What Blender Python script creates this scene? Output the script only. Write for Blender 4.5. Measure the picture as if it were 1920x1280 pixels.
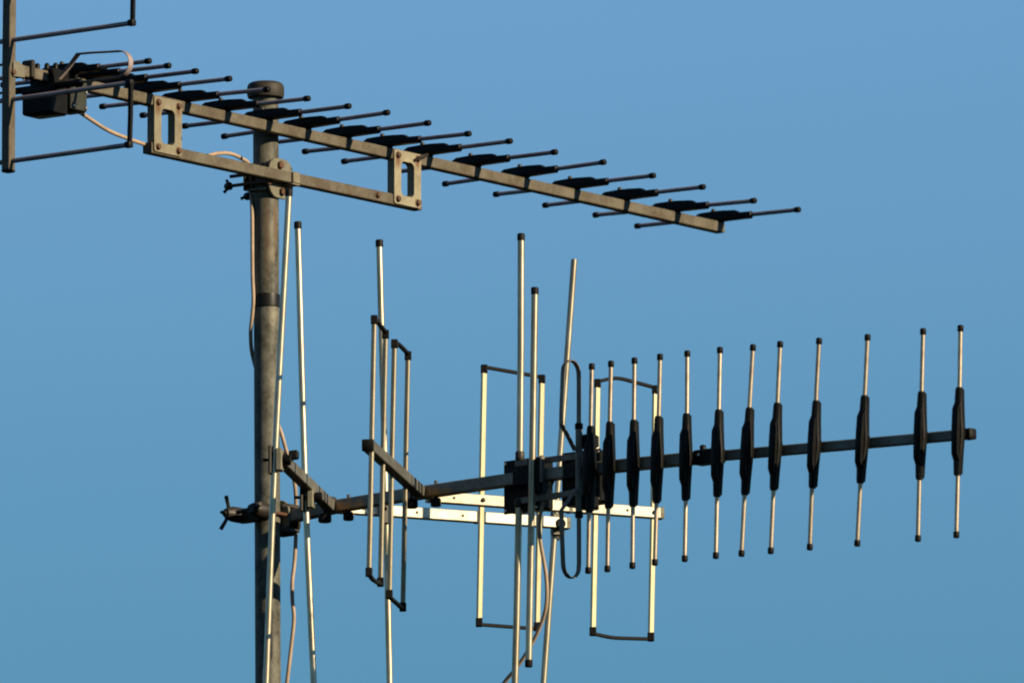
import bpy, bmesh, math, random
from mathutils import Vector, Matrix

for o in list(bpy.data.objects):
    bpy.data.objects.remove(o, do_unlink=True)
scene = bpy.context.scene
scene.render.engine = 'CYCLES'
COL = scene.collection
R = math.radians
rng = random.Random(7)

# ------------------------------------------------------------------ camera, sky, sun, exposure
EYE = 1.6                       # eye height of the photographer above the ground (m)
PITCH = R(9.5)
DIST = 34.5                     # metres from the lens to the mast
H = EYE + DIST * math.sin(PITCH)  # height of the mast point level with the picture's centre
cam_d = bpy.data.cameras.new('camera')
cam = bpy.data.objects.new('camera', cam_d)
COL.objects.link(cam)
cam_d.sensor_width = 36.0
cam_d.lens = 36.0 * 34500 / 1920
cam_d.clip_start = 0.5
cam_d.clip_end = 500
cam.location = (0.462, -DIST * math.cos(PITCH), EYE)
cam.rotation_euler = (R(90) + PITCH, 0, 0)
scene.camera = cam
cam_d.dof.use_dof = True        # long lens, part stopped down: focus on the mast
cam_d.dof.focus_distance = 34.35
cam_d.dof.aperture_fstop = 10.0

SUN_EL, SUN_AZ = R(23), R(30)   # elevation; swing from the right (+X) towards the camera
to_sun = Vector((math.cos(SUN_AZ) * math.cos(SUN_EL), -math.sin(SUN_AZ) * math.cos(SUN_EL), math.sin(SUN_EL)))
world = bpy.data.worlds.new('World')
scene.world = world
world.use_nodes = True
wn = world.node_tree
wn.nodes.clear()
sky = wn.nodes.new('ShaderNodeTexSky')
sky.sky_type = 'NISHITA'
sky.sun_disc = False
sky.sun_elevation = SUN_EL
sky.sun_rotation = math.atan2(to_sun.x, to_sun.y)
sky.altitude = 0
sky.air_density = 1.38
sky.dust_density = 0.0
sky.ozone_density = 8.8
bg = wn.nodes.new('ShaderNodeBackground')
bg.inputs['Strength'].default_value = 0.0515
wo = wn.nodes.new('ShaderNodeOutputWorld')
# lens vignetting and smog painted into the low sky, all the way round: duller below about 8 degrees
tcw = wn.nodes.new('ShaderNodeTexCoord')
sep = wn.nodes.new('ShaderNodeSeparateXYZ')
wn.links.new(tcw.outputs['Generated'], sep.inputs[0])
mrw = wn.nodes.new('ShaderNodeMapRange')
mrw.interpolation_type = 'SMOOTHSTEP'
mrw.inputs['From Min'].default_value = math.sin(R(7.8))
mrw.inputs['From Max'].default_value = math.sin(R(11.4))
wn.links.new(sep.outputs['Z'], mrw.inputs['Value'])
mxw = wn.nodes.new('ShaderNodeMix')
mxw.data_type = 'RGBA'
mxw.inputs['A'].default_value = (0.50, 0.69, 0.72, 1)
mxw.inputs['B'].default_value = (1, 1, 1, 1)
wn.links.new(mrw.outputs[0], mxw.inputs['Factor'])
mlw = wn.nodes.new('ShaderNodeMix')
mlw.data_type = 'RGBA'
mlw.blend_type = 'MULTIPLY'
mlw.inputs['Factor'].default_value = 1.0
wn.links.new(sky.outputs[0], mlw.inputs['A'])
wn.links.new(mxw.outputs['Result'], mlw.inputs['B'])
wn.links.new(mlw.outputs['Result'], bg.inputs[0])
wn.links.new(bg.outputs[0], wo.inputs[0])

sun_d = bpy.data.lights.new('sun', 'SUN')
sun_d.energy = 5.0
sun_d.angle = R(0.53)
sun_d.color = (1.0, 0.83, 0.57)
sun = bpy.data.objects.new('sun', sun_d)
COL.objects.link(sun)
sun.location = (20, -20, 30)
sun.rotation_euler = to_sun.to_track_quat('Z', 'Y').to_euler()

scene.view_settings.view_transform = 'Standard'
scene.view_settings.look = 'None'
scene.view_settings.exposure = 1.22
scene.view_settings.gamma = 1.0
scene.view_settings.use_curve_mapping = False


scene.cycles.filter_width = 2.0    # soft pixel edges of the long lens

# ------------------------------------------------------------------ materials
def mat(name, base, dark, metallic=0.0, rough=0.5, scale=60.0, amount=0.5, bump=0.0,
        stretch=(1, 1, 1), spec=0.5, streak=None):
    """weathered surface: base and a darker / dirtier tone mixed by two noises in object space"""
    m = bpy.data.materials.new(name)
    m.use_nodes = True
    nt = m.node_tree
    b = nt.nodes['Principled BSDF']
    tc = nt.nodes.new('ShaderNodeTexCoord')
    mp = nt.nodes.new('ShaderNodeMapping')
    mp.inputs['Scale'].default_value = stretch
    nt.links.new(tc.outputs['Object'], mp.inputs[0])
    n1 = nt.nodes.new('ShaderNodeTexNoise')
    n1.inputs['Scale'].default_value = scale
    n1.inputs['Detail'].default_value = 6
    n1.inputs['Roughness'].default_value = 0.65
    nt.links.new(mp.outputs[0], n1.inputs['Vector'])
    n2 = nt.nodes.new('ShaderNodeTexNoise')
    n2.inputs['Scale'].default_value = scale * 6.3
    n2.inputs['Detail'].default_value = 3
    nt.links.new(mp.outputs[0], n2.inputs['Vector'])
    ad = nt.nodes.new('ShaderNodeMath')
    ad.operation = 'MULTIPLY_ADD'
    ad.inputs[1].default_value = 0.35
    nt.links.new(n2.outputs['Fac'], ad.inputs[0])
    nt.links.new(n1.outputs['Fac'], ad.inputs[2])
    rp = nt.nodes.new('ShaderNodeMapRange')
    rp.inputs['From Min'].default_value = 0.50
    rp.inputs['From Max'].default_value = 0.86
    rp.inputs['To Min'].default_value = 0.0
    rp.inputs['To Max'].default_value = amount
    nt.links.new(ad.outputs[0], rp.inputs['Value'])
    mx = nt.nodes.new('ShaderNodeMix')
    mx.data_type = 'RGBA'
    mx.inputs['A'].default_value = (*base, 1)
    mx.inputs['B'].default_value = (*dark, 1)
    nt.links.new(rp.outputs[0], mx.inputs['Factor'])
    oi = nt.nodes.new('ShaderNodeObjectInfo')
    rv = nt.nodes.new('ShaderNodeMapRange')
    rv.inputs['To Min'].default_value = 0.80
    rv.inputs['To Max'].default_value = 1.14
    nt.links.new(oi.outputs['Random'], rv.inputs['Value'])
    hs = nt.nodes.new('ShaderNodeHueSaturation')
    nt.links.new(rv.outputs[0], hs.inputs['Value'])
    nt.links.new(mx.outputs['Result'], hs.inputs['Color'])
    col = hs.outputs['Color']
    if streak:
        # soft colour patches, such as rust bleeding from fixings: list of (x, y, z, radius, run) in object space
        for (x, y, z, rad, run, c) in streak:
            sub = nt.nodes.new('ShaderNodeVectorMath')
            sub.operation = 'SUBTRACT'
            sub.inputs[1].default_value = (x, y, z - run * 0.5)
            nt.links.new(tc.outputs['Object'], sub.inputs[0])
            sc = nt.nodes.new('ShaderNodeVectorMath')
            sc.operation = 'MULTIPLY'
            sc.inputs[1].default_value = (1 / rad, 1 / rad, 1 / (rad + run * 0.5))
            nt.links.new(sub.outputs[0], sc.inputs[0])
            ln = nt.nodes.new('ShaderNodeVectorMath')
            ln.operation = 'LENGTH'
            nt.links.new(sc.outputs[0], ln.inputs[0])
            w = nt.nodes.new('ShaderNodeMath')
            w.operation = 'MULTIPLY_ADD'
            w.inputs[1].default_value = 0.9
            nt.links.new(n2.outputs['Fac'], w.inputs[0])
            nt.links.new(ln.outputs['Value'], w.inputs[2])
            mr = nt.nodes.new('ShaderNodeMapRange')
            mr.inputs['From Min'].default_value = 1.75
            mr.inputs['From Max'].default_value = 0.75
            mr.inputs['To Max'].default_value = 0.85
            nt.links.new(w.outputs[0], mr.inputs['Value'])
            m2 = nt.nodes.new('ShaderNodeMix')
            m2.data_type = 'RGBA'
            nt.links.new(mr.outputs[0], m2.inputs['Factor'])
            nt.links.new(col, m2.inputs['A'])
            m2.inputs['B'].default_value = (*c, 1)
            col = m2.outputs['Result']
    nt.links.new(col, b.inputs['Base Color'])
    rr = nt.nodes.new('ShaderNodeMapRange')
    rr.inputs['To Min'].default_value = max(0.05, rough - 0.07)
    rr.inputs['To Max'].default_value = min(1, rough + 0.12)
    nt.links.new(n1.outputs['Fac'], rr.inputs['Value'])
    nt.links.new(rr.outputs[0], b.inputs['Roughness'])
    b.inputs['Metallic'].default_value = metallic
    b.inputs['Specular IOR Level'].default_value = spec
    if bump:
        bp = nt.nodes.new('ShaderNodeBump')
        bp.inputs['Strength'].default_value = bump
        bp.inputs['Distance'].default_value = 0.001
        nt.links.new(ad.outputs[0], bp.inputs['Height'])
        nt.links.new(bp.outputs[0], b.inputs['Normal'])
    return m


RUST = (0.070, 0.022, 0.005)
M = {}
M['mast'] = mat('galvanised_steel', (0.084, 0.081, 0.063), (0.019, 0.0175, 0.0125), 0.1, 0.6, 30, 1.0, 0.35, (1, 1, 0.7), spec=0.2,
                streak=[(0.002 - 0.017, -0.021, 2.68, 0.0075, 0.17, (0.055, 0.034, 0.016)), (0.016 - 0.017, -0.016, 2.67, 0.005, 0.10, (0.07, 0.038, 0.015)), (0.010 - 0.017, -0.021, 2.035, 0.006, 0.16, (0.05, 0.032, 0.016)), (0.014 - 0.017, -0.018, 2.46, 0.010, 0.02, (0.13, 0.12, 0.085)), (0.010 - 0.017, -0.020, 2.57, 0.008, 0.015, (0.12, 0.10, 0.07))])
M['aged'] = mat('oxidised_aluminium', (0.090, 0.079, 0.057), (0.046, 0.034, 0.021), 0.1, 0.6, 22, 0.95, 0.15, spec=0.2)
orange_patch = [(*(Vector((math.cos(R(41)), -math.sin(R(41)), 0)) * q + Vector((-0.0074, -0.0085, z))), rad, run, (0.40, 0.21, 0.065)) for (q, z, rad, run) in ((0.112, -0.333, 0.017, 0.0), (0.135, -0.332, 0.017, 0.0), (0.165, -0.331, 0.015, 0.0), (0.330, -0.328, 0.015, 0.0), (0.355, -0.3275, 0.015, 0.0), (0.380, -0.327, 0.012, 0.0))]  # soft orange patches along the boom's lower edge, beside the arm joints
M['boom'] = mat('grey_aluminium', (0.125, 0.122, 0.102), (0.06, 0.042, 0.024), 0.25, 0.5, 18, 0.75, 0.1, spec=0.3)
M['boom_patched'] = mat('patched_grey_aluminium', (0.21, 0.20, 0.16), (0.09, 0.062, 0.034), 0.25, 0.5, 18, 0.75, 0.1, spec=0.3, streak=orange_patch)
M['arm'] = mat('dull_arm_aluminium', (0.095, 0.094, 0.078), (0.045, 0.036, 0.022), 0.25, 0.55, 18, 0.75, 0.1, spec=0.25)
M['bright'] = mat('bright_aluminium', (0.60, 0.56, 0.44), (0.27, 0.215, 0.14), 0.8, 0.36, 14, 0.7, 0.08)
M['cream'] = mat('sunlit_square_rod', (0.40, 0.37, 0.225), (0.26, 0.22, 0.125), 0.6, 0.40, 30, 0.6, 0.05)  # lit copy for the far arm's rods: sun brightness put into the colour
M['square'] = mat('dim_lit_square_rod', (0.20, 0.175, 0.12), (0.10, 0.078, 0.048), 0.7, 0.30, 26, 0.65, 0.05)  # darker copy for the near arm's rods: weaker light put into the colour
M['tube'] = mat('rod_aluminium', (0.37, 0.305, 0.225), (0.17, 0.125, 0.082), 0.72, 0.34, 24, 0.7, 0.08, spec=0.5)
M['long'] = mat('long_tube_aluminium', (0.42, 0.38, 0.28), (0.20, 0.16, 0.10), 0.8, 0.30, 16, 0.85, 0.1, (1, 1, 0.35))
M['terminal'] = mat('grey_green_plastic', (0.016, 0.018, 0.013), (0.027, 0.027, 0.019), 0.0, 0.55, 60, 0.7, 0.1, spec=0.2)
M['rod'] = mat('tarnished_rod', (0.23, 0.185, 0.180), (0.11, 0.085, 0.085), 0.35, 0.5, 28, 0.6, 0.05, spec=0.3)
M['plate'] = mat('cast_bracket', (0.165, 0.148, 0.102), (0.085, 0.068, 0.040), 0.05, 0.65, 40, 0.7, 0.2, spec=0.2)
M['cast'] = mat('cast_zinc', (0.115, 0.107, 0.078), (0.05, 0.045, 0.028), 0.2, 0.55, 60, 0.6, 0.2, spec=0.3)
M['plastic'] = mat('black_plastic', (0.003, 0.003, 0.003), (0.0065, 0.006, 0.005), 0.0, 0.42, 80, 0.6, 0.08, spec=0.08)
M['capblack'] = mat('black_rubber', (0.003, 0.0027, 0.0026), (0.007, 0.006, 0.005), 0.0, 0.55, 120, 0.6, 0.0, spec=0.09)
M['dark'] = mat('blackened_steel', (0.014, 0.0125, 0.010), (0.034, 0.023, 0.014), 0.2, 0.5, 90, 0.6, 0.1, spec=0.25)
M['bolt'] = mat('rusty_bolt', (0.048, 0.027, 0.015), (0.07, 0.024, 0.008), 0.2, 0.6, 200, 0.8, 0.1, spec=0.3)
M['screw'] = mat('zinc_screw', (0.50, 0.46, 0.40), (0.27, 0.23, 0.17), 0.9, 0.3, 200, 0.5)
M['cable'] = mat('cable_sheath', (0.225, 0.163, 0.112), (0.12, 0.086, 0.058), 0.0, 0.55, 30, 0.7, 0.05, spec=0.3)
M['capmast'] = mat('mast_cap_rubber', (0.015, 0.012, 0.008), (0.026, 0.021, 0.015), 0.0, 0.6, 60, 0.7, 0.2, spec=0.2)
M['tape'] = mat('black_tape', (0.003, 0.0027, 0.0023), (0.007, 0.0065, 0.005), 0.0, 0.4, 60, 0.5, 0.1, spec=0.16)


# ------------------------------------------------------------------ mesh helpers
def finish(name, verts, faces, material, smooth=True, angle=38):
    me = bpy.data.meshes.new(name)
    me.from_pydata([tuple(v) for v in verts], [], faces)
    bm = bmesh.new()
    bm.from_mesh(me)
    bmesh.ops.recalc_face_normals(bm, faces=bm.faces)
    bm.to_mesh(me)
    bm.free()
    if smooth:
        for p in me.polygons:
            p.use_smooth = True
        me.set_sharp_from_angle(angle=R(angle))
    me.materials.append(material)
    return me


class MB:
    """collects shapes of one part (coordinates in its thing's frame)"""
    def __init__(self):
        self.v, self.f = [], []

    def sweep(self, prof, path, up=None, scale=None):
        """closed 2-D profile (side, up) carried along a polyline; ends closed"""
        path = [Vector(p) for p in path]
        n, k = len(path), len(prof)
        base = len(self.v)
        prev_s = None
        for i, p in enumerate(path):
            if i == 0:
                t = path[1] - p
            elif i == n - 1:
                t = p - path[i - 1]
            else:
                t = (path[i + 1] - p).normalized() + (p - path[i - 1]).normalized()
            t.normalize()
            if up is not None:
                s = t.cross(Vector(up)).normalized()
            elif prev_s is None:
                a = Vector((0, 0, 1)) if abs(t.z) < 0.8 else Vector((0, 1, 0))
                s = t.cross(a).normalized()
            else:
                s = (prev_s - t * prev_s.dot(t)).normalized()
            prev_s = s
            w = s.cross(t)
            q = scale[i] if scale else 1.0
            for (a, b) in prof:
                self.v.append(p + s * a * q + w * b * q)
        for i in range(n - 1):
            for j in range(k):
                a = base + i * k + j
                b = base + i * k + (j + 1) % k
                self.f.append((a, b, b + k, a + k))
        self.f.append(tuple(base + j for j in range(k))[::-1])
        self.f.append(tuple(base + (n - 1) * k + j for j in range(k)))
        return self

    def tube(self, path, r, seg=14, scale=None):
        return self.sweep([(r * math.cos(2 * math.pi * j / seg), r * math.sin(2 * math.pi * j / seg)) for j in range(seg)], path, None, scale)

    def bar(self, path, w, h, up=(0, 0, 1), bev=0.0015):
        return self.sweep(rrect(w, h, bev), path, up)

    def box(self, c, ax, ay, az, sx, sy, sz, bev=0.0015):
        """bevelled box, half-open along az: centre c, axes, full sizes"""
        c, ax, ay, az = Vector(c), Vector(ax).normalized(), Vector(ay).normalized(), Vector(az).normalized()
        base = len(self.v)
        rings = [(-sz / 2, bev), (-sz / 2 + bev, 0), (sz / 2 - bev, 0), (sz / 2, bev)]
        k = 8
        for (z, ins) in rings:
            for (a, b) in rrect(sx - 2 * ins, sy - 2 * ins, bev):
                self.v.append(c + ax * a + ay * b + az * z)
        for i in range(3):
            for j in range(k):
                a = base + i * k + j
                b = base + i * k + (j + 1) % k
                self.f.append((a, b, b + k, a + k))
        self.f.append(tuple(base + j for j in range(k))[::-1])
        self.f.append(tuple(base + 3 * k + j for j in range(k)))
        return self

    def lathe(self, prof, c, axis, seg=24):
        """prof: (radius, height) from the bottom up, round axis through c"""
        c, t = Vector(c), Vector(axis).normalized()
        a = Vector((1, 0, 0)) if abs(t.x) < 0.8 else Vector((0, 1, 0))
        s = t.cross(a).normalized()
        w = t.cross(s)
        base = len(self.v)
        for (r, h) in prof:
            for j in range(seg):
                g = 2 * math.pi * j / seg
                self.v.append(c + t * h + (s * math.cos(g) + w * math.sin(g)) * r)
        for i in range(len(prof) - 1):
            for j in range(seg):
                p = base + i * seg + j
                q = base + i * seg + (j + 1) % seg
                self.f.append((p, q, q + seg, p + seg))
        self.f.append(tuple(base + j for j in range(seg))[::-1])
        self.f.append(tuple(base + (len(prof) - 1) * seg + j for j in range(seg)))
        return self

    def prism(self, poly, c, ax, ay, depth, bev=0.0):
        """polygon in axes ax, ay extruded by +-depth/2 along ax x ay"""
        c, ax, ay = Vector(c), Vector(ax).normalized(), Vector(ay).normalized()
        n = ax.cross(ay).normalized()
        k = len(poly)
        cx = sum(p[0] for p in poly) / k
        cy = sum(p[1] for p in poly) / k
        base = len(self.v)
        rows = [(-depth / 2, bev), (-depth / 2 + bev, 0), (depth / 2 - bev, 0), (depth / 2, bev)] if bev else [(-depth / 2, 0), (depth / 2, 0)]
        for (d, ins) in rows:
            for (a, b) in poly:
                l = math.hypot(a - cx, b - cy) or 1
                q = max(0.0, 1 - ins / l)
                self.v.append(c + ax * (cx + (a - cx) * q) + ay * (cy + (b - cy) * q) + n * d)
        for i in range(len(rows) - 1):
            for j in range(k):
                a = base + i * k + j
                b = base + i * k + (j + 1) % k
                self.f.append((a, b, b + k, a + k))
        self.f.append(tuple(base + j for j in range(k))[::-1])
        self.f.append(tuple(base + (len(rows) - 1) * k + j for j in range(k)))
        return self

    def mesh(self, name, material, angle=38):
        return finish(name, self.v, self.f, material, True, angle)


def rrect(w, h, b):
    x, y = w / 2, h / 2
    return [(x - b, -y), (x, -y + b), (x, y - b), (x - b, y), (-x + b, y), (-x, y - b), (-x, -y + b), (-x + b, -y)]


def spline(pts, sub=8):
    """Catmull-Rom through the points"""
    p = [Vector(q) for q in pts]
    p = [p[0] * 2 - p[1]] + p + [p[-1] * 2 - p[-2]]
    out = []
    for i in range(1, len(p) - 2):
        for j in range(sub):
            t = j / sub
            a, b, c, d = p[i - 1], p[i], p[i + 1], p[i + 2]
            out.append(0.5 * ((2 * b) + (c - a) * t + (2 * a - 5 * b + 4 * c - d) * t * t + (-a + 3 * b - 3 * c + d) * t ** 3))
    out.append(p[-2])
    return out


def thing(name, loc, label, category):
    o = bpy.data.objects.new(name, None)
    o.empty_display_size = 0.1
    COL.objects.link(o)
    o.location = loc
    o['label'] = label
    o['category'] = category
    return o


def part(name, me, parent, matrix=None, label=None):
    o = bpy.data.objects.new(name, me)
    COL.objects.link(o)
    o.parent = parent
    if matrix is not None:
        o.matrix_basis = matrix
    if label:
        o['label'] = label
    return o


def basis(o, x, y, z):
    m = Matrix.Identity(4)
    for i in range(3):
        m[i][0], m[i][1], m[i][2], m[i][3] = x[i], y[i], z[i], o[i]
    return m


class Frame:
    """boom frame: s along the boom, n out of the mounting face, z the rods' direction, all relative to a thing's base"""
    def __init__(self, heading):
        a = R(heading)
        self.f = Vector((math.cos(a), -math.sin(a), 0))
        self.t = Vector((-math.sin(a), -math.cos(a), 0))
        if self.t.y > 0:
            self.t = -self.t

    def w(self, s, t, z):
        return self.f * s + self.t * t + Vector((0, 0, z))


UP = Vector((0, 0, 1))

# shared small meshes, made about their own origins ------------------------------------------
CAP_R, CAP_L = 0.0057, 0.0120
cap_mesh = MB().lathe([(0.0050, 0), (CAP_R, 0.001), (CAP_R, CAP_L - 0.0022), (CAP_R - 0.0008, CAP_L - 0.0007), (CAP_R - 0.0024, CAP_L)], (0, 0, 0), UP, 16).mesh('end_cap', M['capblack'])
bigcap_mesh = MB().lathe([(0.0062, 0), (0.0072, 0.001), (0.0072, 0.0115), (0.0066, 0.0135), (0.0046, 0.0142)], (0, 0, 0), UP, 16).mesh('end_cap', M['capblack'])
screw_mesh = MB().lathe([(0.0032, 0), (0.0032, 0.0018), (0.0022, 0.0030), (0.0008, 0.0033)], (0, 0, 0), UP, 10).mesh('screw', M['screw'])
darkscrew_mesh = MB().lathe([(0.0044, 0), (0.0044, 0.003), (0.0034, 0.0052), (0.0012, 0.006)], (0, 0, 0), UP, 10).mesh('screw', M['dark'])
bolt_mesh = MB().lathe([(0.0070, 0), (0.0070, 0.0012), (0.0052, 0.0014), (0.0052, 0.0048), (0.0040, 0.0056)], (0, 0, 0), UP, 8).mesh('bolt', M['bolt'], 25)


def insulator_mesh():
    """plastic element holder: rod sleeve along Z, boat-shaped web in XZ, foot towards -Y"""
    b = MB()
    L = 0.081
    b.lathe([(0.0052, -L), (0.0066, -L + 0.001), (0.0069, -0.05), (0.0090, -0.02), (0.0090, 0.02), (0.0069, 0.05), (0.0066, L - 0.001), (0.0052, L)], (0, 0, 0), UP, 14)
    web = [(-0.0064, -0.078), (0.0064, -0.078), (0.0076, -0.052), (0.0112, -0.010), (0.0112, 0.010), (0.0076, 0.052), (0.0064, 0.078), (-0.0064, 0.078), (-0.0076, 0.052), (-0.0112, 0.010), (-0.0112, -0.010), (-0.0076, -0.052)]
    b.prism(web, (0, -0.0015, 0), (1, 0, 0), (0, 0, 1), 0.0110, 0.0015)
    # raised back of the holder with sloping ends, in the plane of rod and mounting direction
    b.prism([(-0.056, -0.006), (0.056, -0.006), (0.055, 0.0045), (0.043, 0.0112), (0.012, 0.0128), (-0.012, 0.0128), (-0.043, 0.0112), (-0.055, 0.0045)], (0, 0, 0), (0, 0, 1), (0, 1, 0), 0.0135, 0.0015)
    b.sweep([(0.0115, -0.010), (0.0115, 0.010), (-0.0115, 0.010), (-0.0115, -0.010)], [(0, -0.004, 0), (0, -0.0125, 0)], (0, 0, 1), [1.0, 0.62])
    return b.mesh('insulator', M['plastic'])


INS = insulator_mesh()


def director(ant, c, ax, nrm, rod, half_a, half_b, material, screw_side=-1, dark_screw=False):
    """element rod along `rod` at c; ax is the boom's direction, nrm points away from the boom"""
    z = Vector(rod).normalized()
    x = (Vector(ax) - z * Vector(ax).dot(z)).normalized()
    y = z.cross(x)
    if y.dot(Vector(nrm)) < 0:
        x = -x
        y = z.cross(x)
    flip = 1 if x.dot(Vector(ax)) > 0 else -1
    bx_, by_ = rng.uniform(-0.0007, 0.0007), rng.uniform(-0.0007, 0.0007)
    me = MB().tube([(0, 0, -half_a + 0.004), (bx_, by_, -half_a * 0.45), (0, 0, 0), (by_, bx_, half_b * 0.5), (0, 0, half_b - 0.004)], 0.0041, 14).mesh('director', material)
    d = part('director', me, ant, basis(c, x, y, z))
    part('insulator', INS, d, basis(Vector((0, 0, rng.uniform(-0.002, 0.002))), Vector((flip, 0, 0)), Vector((0, 1, 0)), Vector((0, 0, flip))))
    part('end_cap', cap_mesh, d, Matrix.Translation((0, 0, half_b - CAP_L)))
    part('end_cap', cap_mesh, d, basis(Vector((0, 0, -half_a + CAP_L)), Vector((1, 0, 0)), Vector((0, -1, 0)), Vector((0, 0, -1))))
    if dark_screw:
        part('screw', darkscrew_mesh, d, basis(Vector((0, 0.0125, -0.010)), Vector((1, 0, 0)), Vector((0, 0, -1)), Vector((0, 1, 0))))
    else:
        part('screw', screw_mesh, d, basis(Vector((-0.0090 * flip, 0.0040, 0.004)), Vector((1, 0, 0)), Vector((0, 0, -1)), Vector((0, 1, 0))))
    return d


# ------------------------------------------------------------------ mast
mast = thing('antenna_mast', (0.017, 0, H - 2.4), 'thick grey steel mast with a dark cap on its top', 'mast')


def mast_x(z):
    return -0.00625 * (z + 2.4) - 0.017 + 0.0019 + 0.017  # slight lean, relative to the mast's foot


def mast_pt(z):  # z measured from the picture-centre height
    return Vector((0.0019 - 0.00625 * z - 0.017, 0, z + 2.4))


part('pole', MB().tube([mast_pt(z) for z in (-2.4, -1.2, 0, 0.47)], 0.0240, 40).mesh('pole', M['mast']), mast)
cp = mast_pt(0.463)
part('top_cap', MB().lathe([(0.0255, 0), (0.0335, 0.0005), (0.0350, 0.006), (0.0352, 0.014), (0.0345, 0.022), (0.0322, 0.0265), (0.028, 0.029), (0.012, 0.0305), (0.002, 0.0307)], cp, (-0.00625, 0, 1), 40).mesh('top_cap', M['capmast']), mast)
tp = mast_pt(0.0635)
part('tape_band', MB().lathe([(0.0242, 0), (0.0258, 0.0006), (0.0262, 0.006), (0.0259, 0.012), (0.0262, 0.019), (0.0257, 0.0246), (0.0242, 0.0252)], tp, (-0.00625, 0, 1), 40).mesh('tape_band', M['tape']), mast, label='black tape wound round the pole')


# ------------------------------------------------------------------ upper antenna (rods level)
upper = thing('television_antenna', (0.032, -0.024, H), 'upper antenna with level rods, brown boom and two slotted bracket plates', 'antenna')
FU = Frame(-53.4)
uf, ut = FU.f, FU.t


def uboom(s):
    return 0.3955 + (s + 0.83) * 0.0062 - 0.0030


pitch_f = (uf + UP * 0.0062).normalized()
BW = 0.0205
part('boom', MB().bar([FU.w(s, 0, uboom(s)) for s in (-0.822, -0.3, 0.3, 0.9, 1.3985)], BW, BW).mesh('boom', M['aged']), upper)


def usub(s):
    return 0.3075 + (s + 0.41) * 0.0105 - 0.0030


part('support_boom', MB().bar([FU.w(s, 0, usub(s)) for s in (-0.416, 0, 0.421)], BW, BW).mesh('support_boom', M['aged']), upper)

# element rods: place along the boom, height of middle, half length, rise of the near tip
UD = [(-0.662, 0.4105, 0.1985, -0.003), (-0.603, 0.4105, 0.1985, -0.003), (-0.519, 0.4115, 0.1985, -0.002),
      (-0.4185, 0.412, 0.1985, -0.002), (-0.3028, 0.4115, 0.1992, -0.0048), (-0.1794, 0.4125, 0.1988, -0.005),
      (-0.0515, 0.4135, 0.1985, -0.002), (0.0694, 0.4150, 0.198, 0.002), (0.1965, 0.4165, 0.1985, -0.001),
      (0.3228, 0.4167, 0.1986, -0.0036), (0.4497, 0.4182, 0.2015, -0.0014), (0.602, 0.4192, 0.1955, -0.001),
      (0.7596, 0.4203, 0.1931, 0.0013), (0.921, 0.4200, 0.1922, -0.0015), (1.0818, 0.4210, 0.1937, -0.002),
      (1.2472, 0.4213, 0.1941, -0.0058), (1.3884, 0.4215, 0.1975, -0.004)]
for (s, z, hl, dz) in UD:
    rod = ut + UP * (dz / hl)
    rod = rod + uf * rng.uniform(-0.004, 0.004)
    director(upper, FU.w(s, 0, z + 0.0035), pitch_f, UP, rod, hl, hl, M['rod'], dark_screw=True)


def rounded(w, h, r, seg=4, cx=0, cy=0):
    out = []
    for (sx, sy, a0) in ((1, -1, -90), (1, 1, 0), (-1, 1, 90), (-1, -1, 180)):
        for i in range(seg + 1):
            a = R(a0 + 90 * i / seg)
            out.append((cx + sx * (w / 2 - r) + r * math.cos(a), cy + sy * (h / 2 - r) + r * math.sin(a)))
    return out


def slotted_plate(w, h, sw, sh, shear, th, material, sy=0.0):
    """rounded plate in XZ (thickness along Y) with a rounded slot; sheared so its ends follow the booms"""
    outer = rounded(w, h, 0.006, 4)
    inner = rounded(sw, sh, 0.010, 4, 0, sy)
    n = len(outer)
    v, f = [], []
    for y in (-th / 2, th / 2):
        for (a, b) in outer:
            v.append((a, y, b + shear * a))
        for (a, b) in inner:
            v.append((a, y, b + shear * a))
    for j in range(n):
        k = (j + 1) % n
        f.append((j, k, n + k, n + j))
        f.append((2 * n + j, 3 * n + j, 3 * n + k, 2 * n + k))
        f.append((j, 2 * n + j, 2 * n + k, k))
        f.append((n + j, n + k, 3 * n + k, 3 * n + j))
    return finish('bracket_plate', v, f, material, True, 30)


PLW, PLH, PLT = 0.084, 0.1035, 0.0165
rust_pl = [(-0.031, -0.008, 0.0415, 0.0085, 0.016, RUST), (0.031, -0.008, 0.0385, 0.0085, 0.008, RUST), (0.031, -0.008, -0.042, 0.007, 0.004, (0.07, 0.035, 0.014))]
M['plate_rust'] = mat('bracket_with_rust', (0.165, 0.148, 0.102), (0.085, 0.068, 0.040), 0.05, 0.65, 40, 0.7, 0.2, spec=0.25, streak=rust_pl)
plate_a = slotted_plate(PLW, PLH, 0.041, 0.066, 0.004, PLT, M['plate_rust'], -0.001)
for s0 in (-0.3695, 0.3725):
    zc = (uboom(s0) + usub(s0)) / 2
    pl = part('bracket_plate', plate_a, upper, basis(FU.w(s0, BW / 2 + 0.0030 - PLT / 2, zc), uf, -ut, UP))
    for (a, b) in ((-0.031, 0.0415), (0.031, 0.0425), (-0.031, -0.0425), (0.031, -0.0415)):
        part('bolt', bolt_mesh, pl, basis(Vector((a, -PLT / 2, b + 0.004 * a)), Vector((1, 0, 0)), Vector((0, -1, 0)).cross(Vector((1, 0, 0))), Vector((0, -1, 0))))
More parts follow.
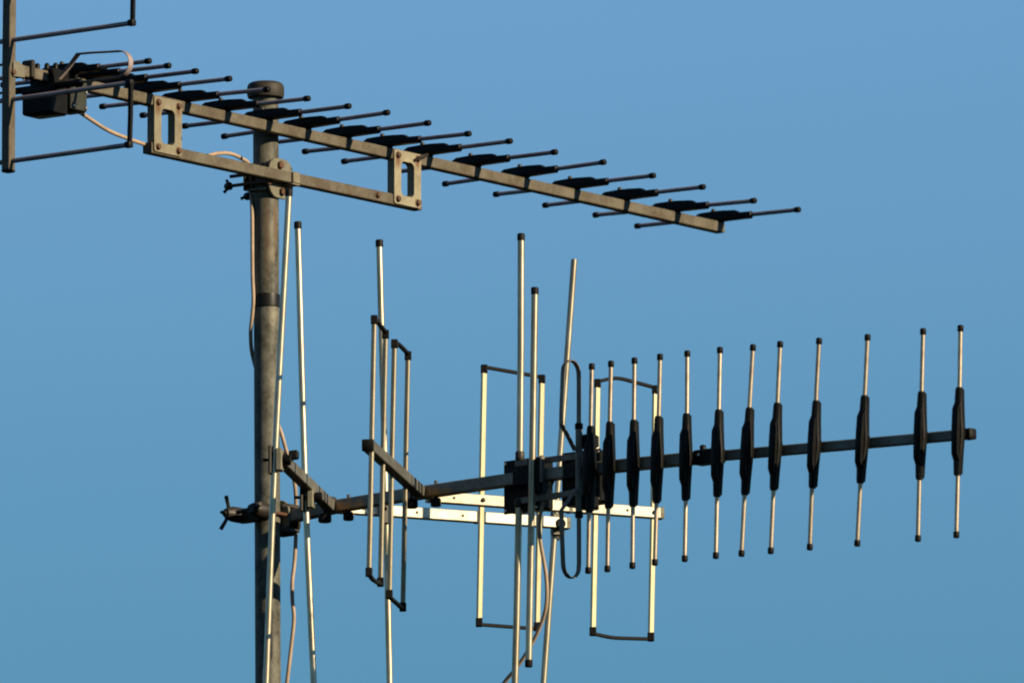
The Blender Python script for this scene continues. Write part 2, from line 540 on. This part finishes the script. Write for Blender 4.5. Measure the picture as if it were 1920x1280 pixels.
# stray bolt on the support boom and spring clip by the outer bracket
part('bolt', bolt_mesh, upper, basis(FU.w(0.281, BW / 2, usub(0.281) + 0.001), uf, ut.cross(uf), ut))
part('cable_clip', MB().tube(spline([FU.w(0.392, 0.014, uboom(0.39) - 0.006), FU.w(0.401, 0.022, uboom(0.39) + 0.001), FU.w(0.414, 0.022, uboom(0.39) + 0.006), FU.w(0.433, 0.014, uboom(0.39) + 0.011)], 5), 0.0032, 8).mesh('cable_clip', M['dark']), upper)

# rear reflector: upright bar and level rods joined in pairs at their ends
RS = -0.833
part('reflector_bar', MB().bar([FU.w(RS, 0, 0.203), FU.w(RS, 0, 0.40), FU.w(RS + 0.002, 0, 0.590)], 0.0185, 0.0185, uf, 0.0012).mesh('reflector_bar', M['aged']), upper)
part('bar_plug', MB().box(FU.w(RS, 0, 0.2018), uf, ut, UP, 0.0195, 0.0195, 0.006).mesh('bar_plug', M['capblack']), upper)
RZ = [0.2195, 0.3345, 0.4455, 0.558]
RT = [0.282, 0.284, 0.288, 0.288]
for k, z in enumerate(RZ):
    rr_ = part('reflector_rod', MB().sweep(rrect(0.0085, 0.0085, 0.0026), [FU.w(RS + 0.001, -0.24, z - 0.001), FU.w(RS, 0, z), FU.w(RS + 0.001, RT[k], z + 0.0015)], UP).mesh('reflector_rod', M['rod']), upper)
for (a, b) in ((0, 1), (2, 3)):
    for sgn in (1, -1):
        ta = (RT[a] if sgn > 0 else -0.24)
        tb = (RT[b] if sgn > 0 else -0.24)
        za, zb = RZ[a] + 0.0015 * sgn, RZ[b] + 0.0015 * sgn
        lk = MB().bar([FU.w(RS, ta, za - 0.003), FU.w(RS, (ta + tb) / 2 + 0.001 * sgn, (za + zb) / 2), FU.w(RS, tb, zb + 0.003)], 0.0085, 0.0070, uf, 0.001)
        for (tt, zz) in ((ta, za), (tb, zb)):
            lk.box(FU.w(RS, tt - 0.002 * sgn, zz), uf, UP, ut, 0.0115, 0.0115, 0.014)
        part('end_link', lk.mesh('end_link', M['capblack']), upper)

# folded dipole band and junction boxes
def dipole(ant, W, s0, zc, n_tube, n_band, axis, name='dipole_loop'):
    """flat band loop: W(s, n, a) with a along the rods"""
    up_ = W(1, 0, 0) - W(0, 0, 0)
    for sgn in (1, -1):
        d = n_band - n_tube
        prof = [(0.036, n_tube + d * 0.22), (0.060, n_tube + d * 0.62), (0.080, n_band)]
        prof += [(0.110, n_band - d * 0.02), (0.150, n_band - d * 0.07), (0.178, n_band - d * 0.10)]
        cx, cy, ra, rb = 0.178, n_tube + d * 0.45, 0.025, d * 0.45
        prof += [(cx + ra * math.sin(R(g)), cy + rb * math.cos(R(g))) for g in (20, 40, 60, 80, 100, 120, 140, 160)]
        prof += [(0.172, n_tube), (0.120, n_tube), (0.078, n_tube + 0.0005)]
        pts = [W(s0, n, sgn * a + zc) for (a, n) in prof]
        part(name, MB().sweep(rrect(0.0022, 0.0105 if ant is lower_ref[0] else 0.0135, 0.0007), pts, up_).mesh(name, M['boom' if ant is lower_ref[0] else 'rod']), ant)
    part('dipole_tube', MB().tube([W(s0, n_tube, zc - 0.083), W(s0, n_tube, zc + 0.083)], 0.0066, 14).mesh('dipole_tube', M['boom' if ant is lower_ref[0] else 'plastic']), ant)
    for sgn in (1, -1):
        ax = (W(s0, 0, 1) - W(s0, 0, 0)) * sgn
        part('tube_cap', MB().lathe([(0.0072, 0), (0.0078, 0.001), (0.0078, 0.010), (0.006, 0.0115)], W(s0, n_tube, zc + sgn * 0.077), ax, 14).mesh('tube_cap', M['capblack']), ant)


lower_ref = [None]
us = -0.728
dipole(upper, lambda s, n, a: FU.w(s, a, uboom(us) + n), us, 0.0, -0.020, 0.034, ut)


def ubox(name, s0, s1, t0, t1, z0, z1, material, bev=0.003, label=None):
    c = FU.w((s0 + s1) / 2, (t0 + t1) / 2, (z0 + z1) / 2)
    return part(name, MB().box(c, uf, ut, UP, s1 - s0, t1 - t0, z1 - z0, bev).mesh(name, material), upper, label=label)


ubox('dipole_box', -0.744, -0.690, -0.040, 0.028, 0.322, 0.377, M['plastic'])
ubox('terminal_box', -0.688, -0.640, -0.010, 0.034, 0.334, 0.392, M['terminal'])
ubox('boom_collar', -0.690, -0.645, -0.016, 0.016, 0.381, 0.411, M['plastic'], 0.002)
ubox('box_lid', -0.728, -0.700, -0.034, 0.022, 0.3775, 0.408, M['plastic'], 0.002)
for (s, t) in ((-0.722, -0.02), (-0.714, -0.004), (-0.706, 0.010)):
    part('lid_lug', MB().lathe([(0.005, 0), (0.005, 0.010), (0.003, 0.013)], FU.w(s, t, 0.408), UP, 10).mesh('lid_lug', M['plastic']), upper)
ubox('box_lip', -0.7465, -0.6895, -0.0425, 0.0305, 0.362, 0.3655, M['plastic'], 0.001)
ubox('terminal_lip', -0.6885, -0.638, -0.012, 0.036, 0.3795, 0.383, M['terminal'], 0.001)
for (s, z) in ((-0.682, 0.342), (-0.646, 0.342), (-0.682, 0.372), (-0.646, 0.372)):
    part('screw', screw_mesh, upper, basis(FU.w(s, 0.034, z), uf, ut.cross(uf), ut))
# black clamp holding the rear bar to the boom
part('bar_clamp', MB().box(FU.w(-0.779, 0.004, uboom(-0.787) + 0.006), uf, ut, UP, 0.010, 0.026, 0.034, 0.002).mesh('bar_clamp', M['dark']), upper)
part('bar_bracket', MB().prism([(-0.020, -0.014), (0.014, -0.012), (0.014, 0.008), (-0.006, 0.016), (-0.020, 0.012)], FU.w(-0.815, BW / 2 + 0.0014, uboom(-0.8) - 0.001), uf, UP, 0.002).mesh('bar_bracket', M['cast']), upper)
part('bolt', bolt_mesh, upper, basis(FU.w(RS, 0.0092, 0.385), uf, ut.cross(uf), ut))

# mast clamp of the upper antenna: toothed plate, back jaw, two long bolts with wing nuts
cz = usub(0.0)
ucl = part('mast_clamp', MB().prism(rounded(0.074, 0.076, 0.026, 6, 0.009, 0.0), FU.w(0, -0.0135, cz - 0.001), uf, UP, 0.006, 0.001).mesh('mast_clamp', M['cast']), upper)
for z in (-0.024, 0.024):
    jb = MB().prism([(-0.036, -0.060), (0.036, -0.060), (0.046, -0.016), (0.030, -0.017), (0.026, -0.0225), (-0.026, -0.0225), (-0.030, -0.017), (-0.030, -0.016)], FU.w(0, 0, cz + z), uf, ut, 0.004)
    part('jaw', jb.mesh('jaw', M['cast'], 25), ucl)
kb = MB().prism([(-0.036, -0.066), (-0.020, -0.078), (0.020, -0.078), (0.036, -0.066), (0.026, -0.064), (-0.026, -0.064)], FU.w(0, 0, cz - 0.004), uf, ut, 0.034, 0.001)
part('back_jaw', kb.mesh('back_jaw', M['dark'], 25), ucl)
part('hook_clip', MB().box(FU.w(0.023, BW / 2 + 0.003, cz), uf, ut, UP, 0.020, 0.005, 0.022, 0.0015).box(FU.w(0.023, 0.0, cz - BW / 2 - 0.0024), uf, ut, UP, 0.022, 0.030, 0.0036, 0.001).mesh('hook_clip', M['plate']), ucl)
for (s, z, tl) in ((0.004, 0.024, -0.090), (0.010, -0.026, -0.088), (-0.034, -0.012, -0.106), (-0.034, 0.006, -0.098)):
    bt = MB().tube([FU.w(s, -0.006, cz + z), FU.w(s, tl, cz + z)], 0.0034, 8)
    bt.lathe([(0.0078, 0), (0.0078, 0.005), (0.0066, 0.0062)], FU.w(s, -0.0105, cz + z), ut, 6)
    b_ = part('clamp_bolt', bt.mesh('clamp_bolt', M['bolt'], 25), ucl)
for (s, z, tl, ang) in ((0.010, -0.026, -0.086, 25), (-0.034, -0.012, -0.098, 70)):
    wn_ = MB().lathe([(0.0078, 0), (0.0078, 0.006), (0.0058, 0.011)], FU.w(s, tl, cz + z), -ut, 10)
    for sg in (1, -1):
        d = (uf * math.cos(R(ang)) + UP * math.sin(R(ang))) * sg
        p0 = FU.w(s, tl - 0.004, cz + z)
        wn_.tube([p0, p0 + d * 0.007 - ut * 0.003, p0 + d * 0.013 - ut * 0.008], 0.0028, 8, [1, 1, 1.15])
    part('wing_nut', wn_.mesh('wing_nut', M['dark']), ucl)


# ------------------------------------------------------------------ lower antenna (rods upright)
lower = thing('television_antenna', (0.060, 0, H), 'lower antenna with upright rods, black insulators and folded reflector arms', 'antenna')
lower_ref[0] = lower
FL = Frame(41.0)
lf, lt = FL.f, FL.t
LB = [(-0.030, -0.3315), (0.05, -0.3262), (0.11, -0.3230), (0.25, -0.3200), (0.40, -0.3185), (0.60, -0.3180), (0.78, -0.3195), (0.98, -0.3245), (1.17, -0.3320), (1.36, -0.3395), (1.52, -0.3455), (1.632, -0.3495)]


def lboom(s):
    for (a, b) in zip(LB, LB[1:]):
        if s <= b[0] or b is LB[-1]:
            return a[1] + (b[1] - a[1]) * (s - a[0]) / (b[0] - a[0])


part('boom', MB().bar([FL.w(s, 0, lboom(s)) for s in (-0.030, 0.05, 0.11, 0.25, 0.4, 0.6, 0.78, 0.9, 1.012)], 0.0225, 0.0225).mesh('boom', M['boom_patched']), lower)
part('boom_front_section', MB().bar([FL.w(s, 0, lboom(s)) for s in (1.008, 1.17, 1.36, 1.52, 1.632)], 0.0180, 0.0180).mesh('boom_front_section', M['boom']), lower)
part('boom_plug', MB().box(FL.w(1.632, 0, lboom(1.632)), lt, UP, lf, 0.0195, 0.0195, 0.021, 0.002).mesh('boom_plug', M['capblack']), lower)
spl = part('boom_splice', MB().box(FL.w(1.013, 0, lboom(1.013)), lt, UP, lf, 0.027, 0.027, 0.058, 0.002).mesh('boom_splice', M['plastic']), lower)
for s in (0.999, 1.031):
    part('splice_lug', MB().lathe([(0.0062, 0), (0.0062, 0.007), (0.0045, 0.0095)], FL.w(s, 0.002, lboom(s) + 0.013), UP, 10).mesh('splice_lug', M['plastic']), spl)
part('screw', screw_mesh, spl, basis(FL.w(0.999, 0.0135, lboom(1.0) + 0.003), lf, lt.cross(lf), lt))

LDIR = [(0.7454, 0.0241, -0.3223, 0.1959), (0.7921, 0.0242, -0.3232, 0.1967), (0.8510, 0.0146, -0.3234, 0.1966), (0.9092, 0.0346, -0.3231, 0.1966),
        (0.9782, 0.0185, -0.3239, 0.1961), (1.0534, 0.0286, -0.3254, 0.1962), (1.1239, 0.0749, -0.3285, 0.1959), (1.1916, 0.0618, -0.3302, 0.1962),
        (1.2847, 0.0623, -0.3336, 0.1954), (1.3989, 0.0692, -0.3388, 0.1949), (1.5366, 0.0370, -0.3436, 0.1957), (1.6259, 0.0310, -0.3468, 0.1950)]
for (s, lean, z, hl) in LDIR:
    off = 0.0255 if s < 1.0 else 0.0235
    director(lower, FL.w(s, off, z), lf, lt, UP + lf * lean, hl, hl, M['tube'])

dipole(lower, lambda s, n, a: FL.w(s, n, a), 0.719, -0.3235, 0.026, 0.076, UP)


def lbox(name, s0, s1, t0, t1, z0, z1, material, bev=0.003):
    c = FL.w((s0 + s1) / 2, (t0 + t1) / 2, (z0 + z1) / 2)
    return part(name, MB().box(c, lf, lt, UP, s1 - s0, t1 - t0, z1 - z0, bev).mesh(name, material), lower)


lbox('junction_box', 0.503, 0.588, -0.055, -0.0125, -0.375, -0.283, M['plastic'])
lbox('dipole_box', 0.645, 0.738, -0.052, -0.0125, -0.378, -0.281, M['plastic'])
lbox('boom_collar', 0.545, 0.592, -0.0135, 0.0145, -0.3335, -0.3035, M['plastic'], 0.002)
lbox('boom_collar', 0.668, 0.730, -0.0135, 0.0145, -0.3335, -0.3035, M['plastic'], 0.002)
for (z0, z1) in ((-0.2895, -0.2935), (-0.3610, -0.3605)):
    part('phasing_strip', MB().bar([FL.w(0.545, 0.004, z0), FL.w(0.700, 0.010, z1)], 0.004, 0.0115, UP, 0.0008).mesh('phasing_strip', M['boom']), lower)
for (a, n) in ((0.056, 'upper'), (-0.058, 'lower')):
    part('box_lug', MB().box(FL.w(0.722, 0.006, -0.3235 + a), lf, lt, UP, 0.036, 0.030, 0.024, 0.003).mesh('box_lug', M['plastic']), lower)

for (s0, s1, t) in ((0.507, 0.584, -0.011), (0.649, 0.734, -0.011)):
    lbox('box_lip', s0 - 0.0045, s1 + 0.0045, t - 0.0035, t, -0.379, -0.279, M['plastic'], 0.001)
    for (s, z) in ((s0, -0.285), (s1, -0.285), (s0, -0.373), (s1, -0.373)):
        part('screw', screw_mesh, lower, basis(FL.w(s, t - 0.0005, z), lf, lt.cross(lf), lt))

# long split dipole and its short companion
for (z0, z1, x0, x1) in ((-0.284, 0.1365, 0.5545, 0.5575), (-0.357, -0.800, 0.5525, 0.539)):
    r_ = part('dipole_rod', MB().tube([FL.w(x0, 0.003, z0), FL.w((x0 + x1) / 2 + 0.001, 0.003, (z0 + z1) / 2), FL.w(x1, 0.003, z1)], 0.0064, 16).mesh('dipole_rod', M['long']), lower)
    sg = 1 if z1 > z0 else -1
    part('end_cap', bigcap_mesh, r_, basis(FL.w(x1, 0.003, z1 - 0.009 * sg), Vector((1, 0, 0)), Vector((0, sg, 0)), Vector((0, 0, sg))))
    part('rod_socket', MB().lathe([(0.0078, 0), (0.0088, 0.002), (0.0088, 0.014), (0.0076, 0.016)], FL.w(x0, 0.003, z0), UP * sg, 14).mesh('rod_socket', M['dark']), r_)
r5a, r5b = FL.w(0.6070, 0.021, 0.0265), FL.w(0.5918, 0.021, -0.671)
r5 = part('element_rod', MB().tube([r5a, (r5a + r5b) / 2 + lf * 0.0008, r5b], 0.0064, 16).mesh('element_rod', M['long']), lower)
d5 = (r5a - r5b).normalized()
part('end_cap', bigcap_mesh, r5, basis(r5a - d5 * 0.008, Vector((1, 0, 0)), d5.cross(Vector((1, 0, 0))), d5))
part('end_cap', bigcap_mesh, r5, basis(r5b + d5 * 0.008, Vector((1, 0, 0)), (-d5).cross(Vector((1, 0, 0))), -d5))
part('rod_holder', MB().box(FL.w(0.600, 0.013, -0.3185), lf, lt, UP, 0.030, 0.012, 0.066, 0.002).mesh('rod_holder', M['plastic']), lower)
part('rod_clip', MB().box(FL.w(0.622, 0.018, -0.310), lf, lt, UP, 0.006, 0.010, 0.052, 0.0015).mesh('rod_clip', M['boom']), lower)

# reflector arms -------------------------------------------------------------------------
def arm_frame(s, heading):
    a = R(heading)
    return FL.w(s, 0, 0), Vector((math.cos(a), -math.sin(a), 0))


ARM = 0.0205


def knob(parent, p, axis, r=0.011, h=0.013, material='plastic', name='knob'):
    return part(name, MB().lathe([(r * 0.8, 0), (r, 0.0015), (r, h - 0.003), (r * 0.85, h)], p, axis, 12).mesh(name, M[material]), parent)


# near arm A and far arm B carry eight square rods, linked in pairs
AO, AD = arm_frame(0.310, 99.9)
BO, BD = arm_frame(0.310, -18.0)
AZ, BZ = -0.3190, -0.3300


def reflector_arm(o, d, l0, l1, z0, z1, material):
    a = part('reflector_arm', MB().bar([o + d * l0 + UP * z0, o + d * l1 + UP * z1], ARM, ARM, UP, 0.0012).mesh('reflector_arm', M[material]), lower)
    part('arm_plug', MB().box(o + d * (l1 + 0.002) + UP * z1, d.cross(UP), UP, d, ARM + 0.0012, ARM + 0.0012, 0.008, 0.001).mesh('arm_plug', M['capblack'] if material == 'arm' else M['cast']), a)
    return a


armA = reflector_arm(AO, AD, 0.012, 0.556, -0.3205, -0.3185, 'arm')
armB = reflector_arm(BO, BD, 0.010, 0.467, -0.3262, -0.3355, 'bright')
def arm_details(arm, o, d, za, zb, l1, spots):
    out = d.cross(UP)
    out = out if out.y < 0 else -out
    for l in spots:
        p = o + d * l + UP * (za + (zb - za) * l / l1) + out * (ARM / 2 + 0.0003)
        part('drilled_hole', MB().lathe([(0.0028, -0.0006), (0.0028, 0)], p, out, 10).mesh('drilled_hole', M['dark']), arm)
    p = o + d * (l1 * 0.62) + UP * (za + (zb - za) * 0.62)
    part('arm_sleeve', MB().box(p, d.cross(UP), UP, d, ARM + 0.0016, ARM + 0.0016, 0.007, 0.0006).mesh('arm_sleeve', M['cast']), arm)


arm_details(armB, BO, BD, -0.3262, -0.3355, 0.467, (0.060, 0.175, 0.285, 0.400))
# (distance along arm, top, bottom, lean)
ROD_A = [(0.547, -0.0800, -0.5560), (0.410, -0.0845, -0.5535), (0.275, -0.0800, -0.5560), (0.140, -0.0800, -0.5590)]
ROD_B = [(0.1172, -0.0763, -0.5614), (0.2306, -0.0896, -0.5642), (0.3400, -0.0921, -0.5681), (0.4539, -0.0983, -0.5730)]
LEAN = 0.0190
ends = {}
for key, (o, d, rods, zz, lat, material) in {'A': (AO, AD, ROD_A, AZ, (0.0048, 0.0012, -0.0065, -0.0055), 'rod'), 'B': (BO, BD, ROD_B, BZ, (0, 0, 0, 0), 'bright')}.items():
    side = d.cross(UP)
    for k, (l, zt, zb) in enumerate(rods):
        mid = (zt + zb) / 2
        c = o + d * l
        lean = Vector((LEAN, 0, 0))
        if key == 'A':
            c = c + Vector((lat[k], 0, 0))
        pt, pb = c + UP * zt + lean * ((zt - mid)), c + UP * zb + lean * ((zb - mid))
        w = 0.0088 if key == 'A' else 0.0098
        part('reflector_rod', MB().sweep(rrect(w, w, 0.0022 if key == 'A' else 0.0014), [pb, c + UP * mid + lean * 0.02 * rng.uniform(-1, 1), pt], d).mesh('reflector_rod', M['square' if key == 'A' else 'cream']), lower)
        ends[key, k] = (pt, pb)
        if key == 'B':
            out = side if side.y < 0 else -side
            part('screw', darkscrew_mesh, armB, basis(c + out * (ARM / 2 - 0.002) + UP * (-0.3262 - 0.0093 * (l / 0.478)), d, out.cross(d), out))
bow = {('B', 2, 0): 0.010, ('B', 2, 1): -0.004, ('A', 0, 1): -0.003, ('A', 2, 0): 0.002}
for key in 'AB':
    for k in (0, 2):
        for e in (0, 1):
            p, q = ends[key, k][e], ends[key, k + 1][e]
            up_d = UP if e == 0 else -UP
            b0 = bow.get((key, k, e), 0.0)
            mid1 = p.lerp(q, 0.33) + UP * b0
            mid2 = p.lerp(q, 0.66) + UP * b0 * 0.6
            lk = MB().bar(spline([p, mid1, mid2, q], 4), 0.0080, 0.0062, UP, 0.001)
            for r_ in (p, q):
                lk.box(r_ - up_d * 0.004, Vector((1, 0, 0)), Vector((0, 1, 0)), UP, 0.0130, 0.0130, 0.0165, 0.0015)
            part('end_link', lk.mesh('end_link', M['capblack']), lower)

# rear pair of arms C (near) and D (far) carry the long round rods
CO, CD = arm_frame(0.085, 99.0)
DO, DD = arm_frame(0.085, -18.0)
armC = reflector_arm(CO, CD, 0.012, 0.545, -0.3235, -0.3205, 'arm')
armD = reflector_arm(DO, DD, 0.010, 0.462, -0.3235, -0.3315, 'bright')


arm_details(armD, DO, DD, -0.3235, -0.3315, 0.462, (0.060, 0.165, 0.255, 0.390))


def long_rod(c_top, c_bot, top_cap=True, material='tube', mid=0.0):
    d = (Vector(c_top) - Vector(c_bot)).normalized()
    mdl = (Vector(c_top) + Vector(c_bot)) / 2 + Vector((mid, 0, 0))
    r_ = part('reflector_tube', MB().tube(spline([c_bot, mdl, c_top], 6), 0.0059, 16).mesh('reflector_tube', M['long']), lower)
    if top_cap:
        part('end_cap', bigcap_mesh, r_, basis(Vector(c_top) - d * 0.008, Vector((1, 0, 0)), d.cross(Vector((1, 0, 0))).normalized(), d))
    part('end_cap', bigcap_mesh, r_, basis(Vector(c_bot) + d * 0.008, Vector((1, 0, 0)), (-d).cross(Vector((1, 0, 0))).normalized(), -d))
    return r_


def rod_clamp(p, d, side, name='rod_clamp', k=1.0):
    """saddle round an upright tube at p: pale saddle, black back plate, thumb-nut on a bolt through it"""
    c = part(name, MB().box(p + side * 0.009 * k, side, d, UP, 0.012 * k, 0.024 * k, 0.042 * k, 0.002).mesh(name, M['cast']), lower)
    part('back_plate', MB().box(p - side * 0.008 * k, side, d, UP, 0.006 * k, 0.018 * k, 0.054 * k, 0.002).mesh('back_plate', M['dark']), c)
    part('thumb_nut', MB().tube([p - side * 0.022 * k, p + side * 0.030 * k], 0.003, 8).lathe([(0.009 * k, 0), (0.010 * k, 0.002), (0.010 * k, 0.012 * k), (0.008 * k, 0.014 * k)], p + side * 0.016 * k, side, 10).mesh('thumb_nut', M['plastic']), c)
    return c


# R1: near end of arm C, leaning; R2: half-way along C; R3, R6 on arm D
def at(px, z, y):
    """world X is read off the picture's millimetre scale near the mast (base of this antenna at X 0.060)"""
    return Vector((px - 0.060, y, z))


YC1 = (CO + CD * 0.552).y
long_rod(Vector((0.0506 - 0.060, YC1, 0.1782)), Vector((0.0058 - 0.060, YC1, -0.870)), mid=-0.0035)
rod_clamp(Vector((0.0255 - 0.060, YC1, -0.3214)), CD, Vector((1, 0, 0)))
part('clamp_wing', MB().box(CO + CD * 0.50 + UP * -0.304 + Vector((0.014, 0, 0)), Vector((1, 0, 0.1)), CD, UP, 0.017, 0.020, 0.016, 0.002).box(CO + CD * 0.522 + UP * -0.308 + Vector((-0.004, 0, 0)), Vector((1, 0, 0)), CD, UP, 0.018, 0.016, 0.014, 0.002).mesh('clamp_wing', M['plastic']), lower)
YC2 = (CO + CD * 0.262).y
XC2 = (CO + CD * 0.262).x
long_rod(Vector((0.0633 - 0.060, YC2 + 0.017, 0.1701)), Vector((0.1032 - 0.060, YC2 + 0.017, -0.870)), mid=-0.004)
c2 = rod_clamp(Vector((XC2 - 0.003, YC2 + 0.004, -0.345)), CD, Vector((1, 0, 0)))
YD3 = (DO + DD * 0.107).y
long_rod(Vector((0.2132 - 0.060, YD3 - 0.017, 0.1805)), Vector((0.2381 - 0.060, YD3 - 0.017, -0.870)), mid=0.001)
rod_clamp(Vector((0.2255 - 0.060, YD3 - 0.017, -0.3260)), DD, Vector((0, 1, 0)))
YD6 = (DO + DD * 0.440).y
long_rod(Vector((0.579 - 0.060, YD6 + 0.018, 0.1727)), Vector((0.5039 - 0.060, YD6 + 0.018, -0.870)), top_cap=False, material='tube')
rod_clamp(Vector((0.5455 - 0.060, YD6 + 0.018, -0.3335)), DD, Vector((0.30, -0.95, 0)))

# joints of arms and boom: bolts above, black thumb nuts beneath
for (s, t, arm, dz) in ((0.085, 0.018, armC, 0), (0.128, 0.0, armD, 0.001), (0.300, 0.018, armA, 0), (0.345, 0.0, armB, 0.001)):
    p = FL.w(s, t, lboom(s))
    knob(arm, p + UP * -0.030, UP, 0.0125 if t else 0.010, 0.016)
    part('joint_bolt', MB().tube([p + UP * -0.018, p + UP * 0.019], 0.0030, 8).mesh('joint_bolt', M['dark']), arm)
part('joint_cover', MB().box(FL.w(0.083, 0.010, lboom(0.085) + 0.015), lf, lt, UP, 0.026, 0.030, 0.009, 0.002).mesh('joint_cover', M['dark']), armC)

# mast clamp of the lower antenna
LZ = -0.331
ms, mt = -0.045, 0.0393
lcl = part('mast_clamp', MB().prism(rounded(0.066, 0.062, 0.022, 6, ms + 0.004, 0), FL.w(0, 0.0125, LZ), lf, UP, 0.005, 0.001).mesh('mast_clamp', M['cast']), lower)
for z in (-0.026, 0.020):
    jb = MB().prism([(ms - 0.034, -0.020), (ms + 0.036, -0.016), (ms + 0.036, 0.012), (ms + 0.028, 0.022), (ms + 0.0255, 0.012), (ms - 0.025, 0.012), (ms - 0.030, 0.024)], FL.w(0, 0, LZ + z), lf, lt, 0.006)
    part('jaw', jb.mesh('jaw', M['dark'], 25), lcl)
part('back_plate', MB().prism(rounded(0.064, 0.060, 0.020, 6, ms + 0.006, 0), FL.w(0, -0.016, LZ - 0.003), lf, UP, 0.006, 0.001).mesh('back_plate', M['dark']), lcl)
fj = MB().prism([(ms - 0.036, mt + 0.030), (ms - 0.022, mt + 0.044), (ms + 0.022, mt + 0.044), (ms + 0.036, mt + 0.030), (ms + 0.025, mt + 0.025), (ms - 0.025, mt + 0.025)], FL.w(0, 0, LZ - 0.002), lf, lt, 0.026, 0.002)
part('front_jaw', fj.mesh('front_jaw', M['dark'], 25), lcl)
for (s, z, tl) in ((ms - 0.031, 0.0, 0.128), (ms + 0.031, 0.002, 0.108)):
    bt = MB().tube([FL.w(s, -0.022, LZ + z), FL.w(s, tl, LZ + z)], 0.0036, 8)
    bt.lathe([(0.0078, 0), (0.0078, 0.005), (0.0066, 0.0062)], FL.w(s, -0.024, LZ + z), -lt, 6)
    part('clamp_bolt', bt.mesh('clamp_bolt', M['bolt'], 25), lcl)
for (s, z, tl, ang) in ((ms - 0.031, 0.0, 0.070, 78), (ms + 0.031, 0.002, 0.070, 10)):
    wn_ = MB().lathe([(0.0150, 0), (0.0150, 0.024), (0.0120, 0.038), (0.0085, 0.046)], FL.w(s, tl, LZ + z), lt, 12)
    for sg in (1, -1):
        d = (lf * math.cos(R(ang)) + UP * math.sin(R(ang))) * sg
        p0 = FL.w(s, tl + 0.038, LZ + z)
        wn_.tube([p0, p0 + d * 0.014 + lt * 0.004, p0 + d * 0.031 + lt * 0.014], 0.0034, 8, [1, 1, 1.15])
    part('wing_nut', wn_.mesh('wing_nut', M['dark']), lcl)

# ------------------------------------------------------------------ coaxial cables
UPW = Vector((0.032, -0.024, H))


def cable(name, base, pts, r, label):
    o = thing(name, base, label, 'cable')
    part('sheath', MB().tube(spline([Vector(p) - Vector(base) for p in pts], 8), r, 12).mesh('sheath', M['cable']), o)
    p0, p1 = Vector(pts[0]) - Vector(base), Vector(pts[1]) - Vector(base)
    part('connector', MB().lathe([(0.0050, 0), (0.0056, 0.001), (0.0056, 0.009), (0.0047, 0.010), (0.0047, 0.017)], p0, p1 - p0, 12).mesh('connector', M['cast']), o)
    return o


def W(px, z, y=0.0):
    return Vector((px, y, H + z))


b1 = W(-0.02, 0.30, 0.02)
cu = [UPW + FU.w(-0.655, 0.010, 0.340), UPW + FU.w(-0.630, 0.008, 0.3395), UPW + FU.w(-0.540, 0.0, 0.3215), UPW + FU.w(-0.470, -0.004, 0.3148), UPW + FU.w(-0.408, -0.008, 0.312), UPW + FU.w(-0.301, -0.020, 0.312),
      UPW + FU.w(-0.205, -0.026, 0.3225), UPW + FU.w(-0.166, -0.030, 0.3326), UPW + FU.w(-0.118, -0.036, 0.3402), UPW + FU.w(-0.068, -0.046, 0.3391), UPW + FU.w(-0.033, -0.055, 0.332),
      W(-0.0285, 0.292, 0.004), W(-0.0258, 0.245, -0.012), W(-0.0252, 0.174, -0.0155), W(-0.0245, 0.12, -0.0160), W(-0.0228, 0.0765, -0.0165), W(-0.0252, 0.045, -0.0135), W(-0.0280, 0.012, -0.004), W(-0.0235, -0.0287, 0.018), W(0.000, -0.10, 0.033),
      W(0.0262, -0.1605, 0.026), W(0.0380, -0.201, 0.018), W(0.0540, -0.2617, 0.012), W(0.0575, -0.322, 0.026), W(0.0557, -0.4032, 0.018), W(0.0508, -0.4537, 0.012), W(0.0512, -0.490, 0.011), W(0.0540, -0.5244, 0.010), W(0.0480, -0.5849, 0.010), W(0.0412, -0.6454, 0.010), W(0.03, -0.74, 0.02), W(0.025, -0.9, 0.02)]
cable('coaxial_cable', b1, cu, 0.0037, 'pale coaxial cable from the upper antenna running down beside the mast')
LPW = Vector((0.060, 0, H))
b2 = LPW + FL.w(0.62, 0, -0.40)
cl = [LPW + FL.w(*p) for p in ((0.645, -0.0125, -0.3105), (0.6268, -0.012, -0.3215), (0.6172, -0.008, -0.345), (0.6059, 0.0, -0.3787), (0.5993, 0.0, -0.411), (0.5989, -0.005, -0.4453), (0.6033, -0.015, -0.5045), (0.5989, -0.020, -0.5583),
      (0.5737, -0.028, -0.5998), (0.5432, -0.030, -0.6385), (0.5144, -0.030, -0.6676), (0.4843, -0.030, -0.6927), (0.44, -0.03, -0.74), (0.40, -0.03, -0.83))]
cable('coaxial_cable', b2, cl, 0.0036, 'slack coaxial cable hanging from the junction of the lower antenna')
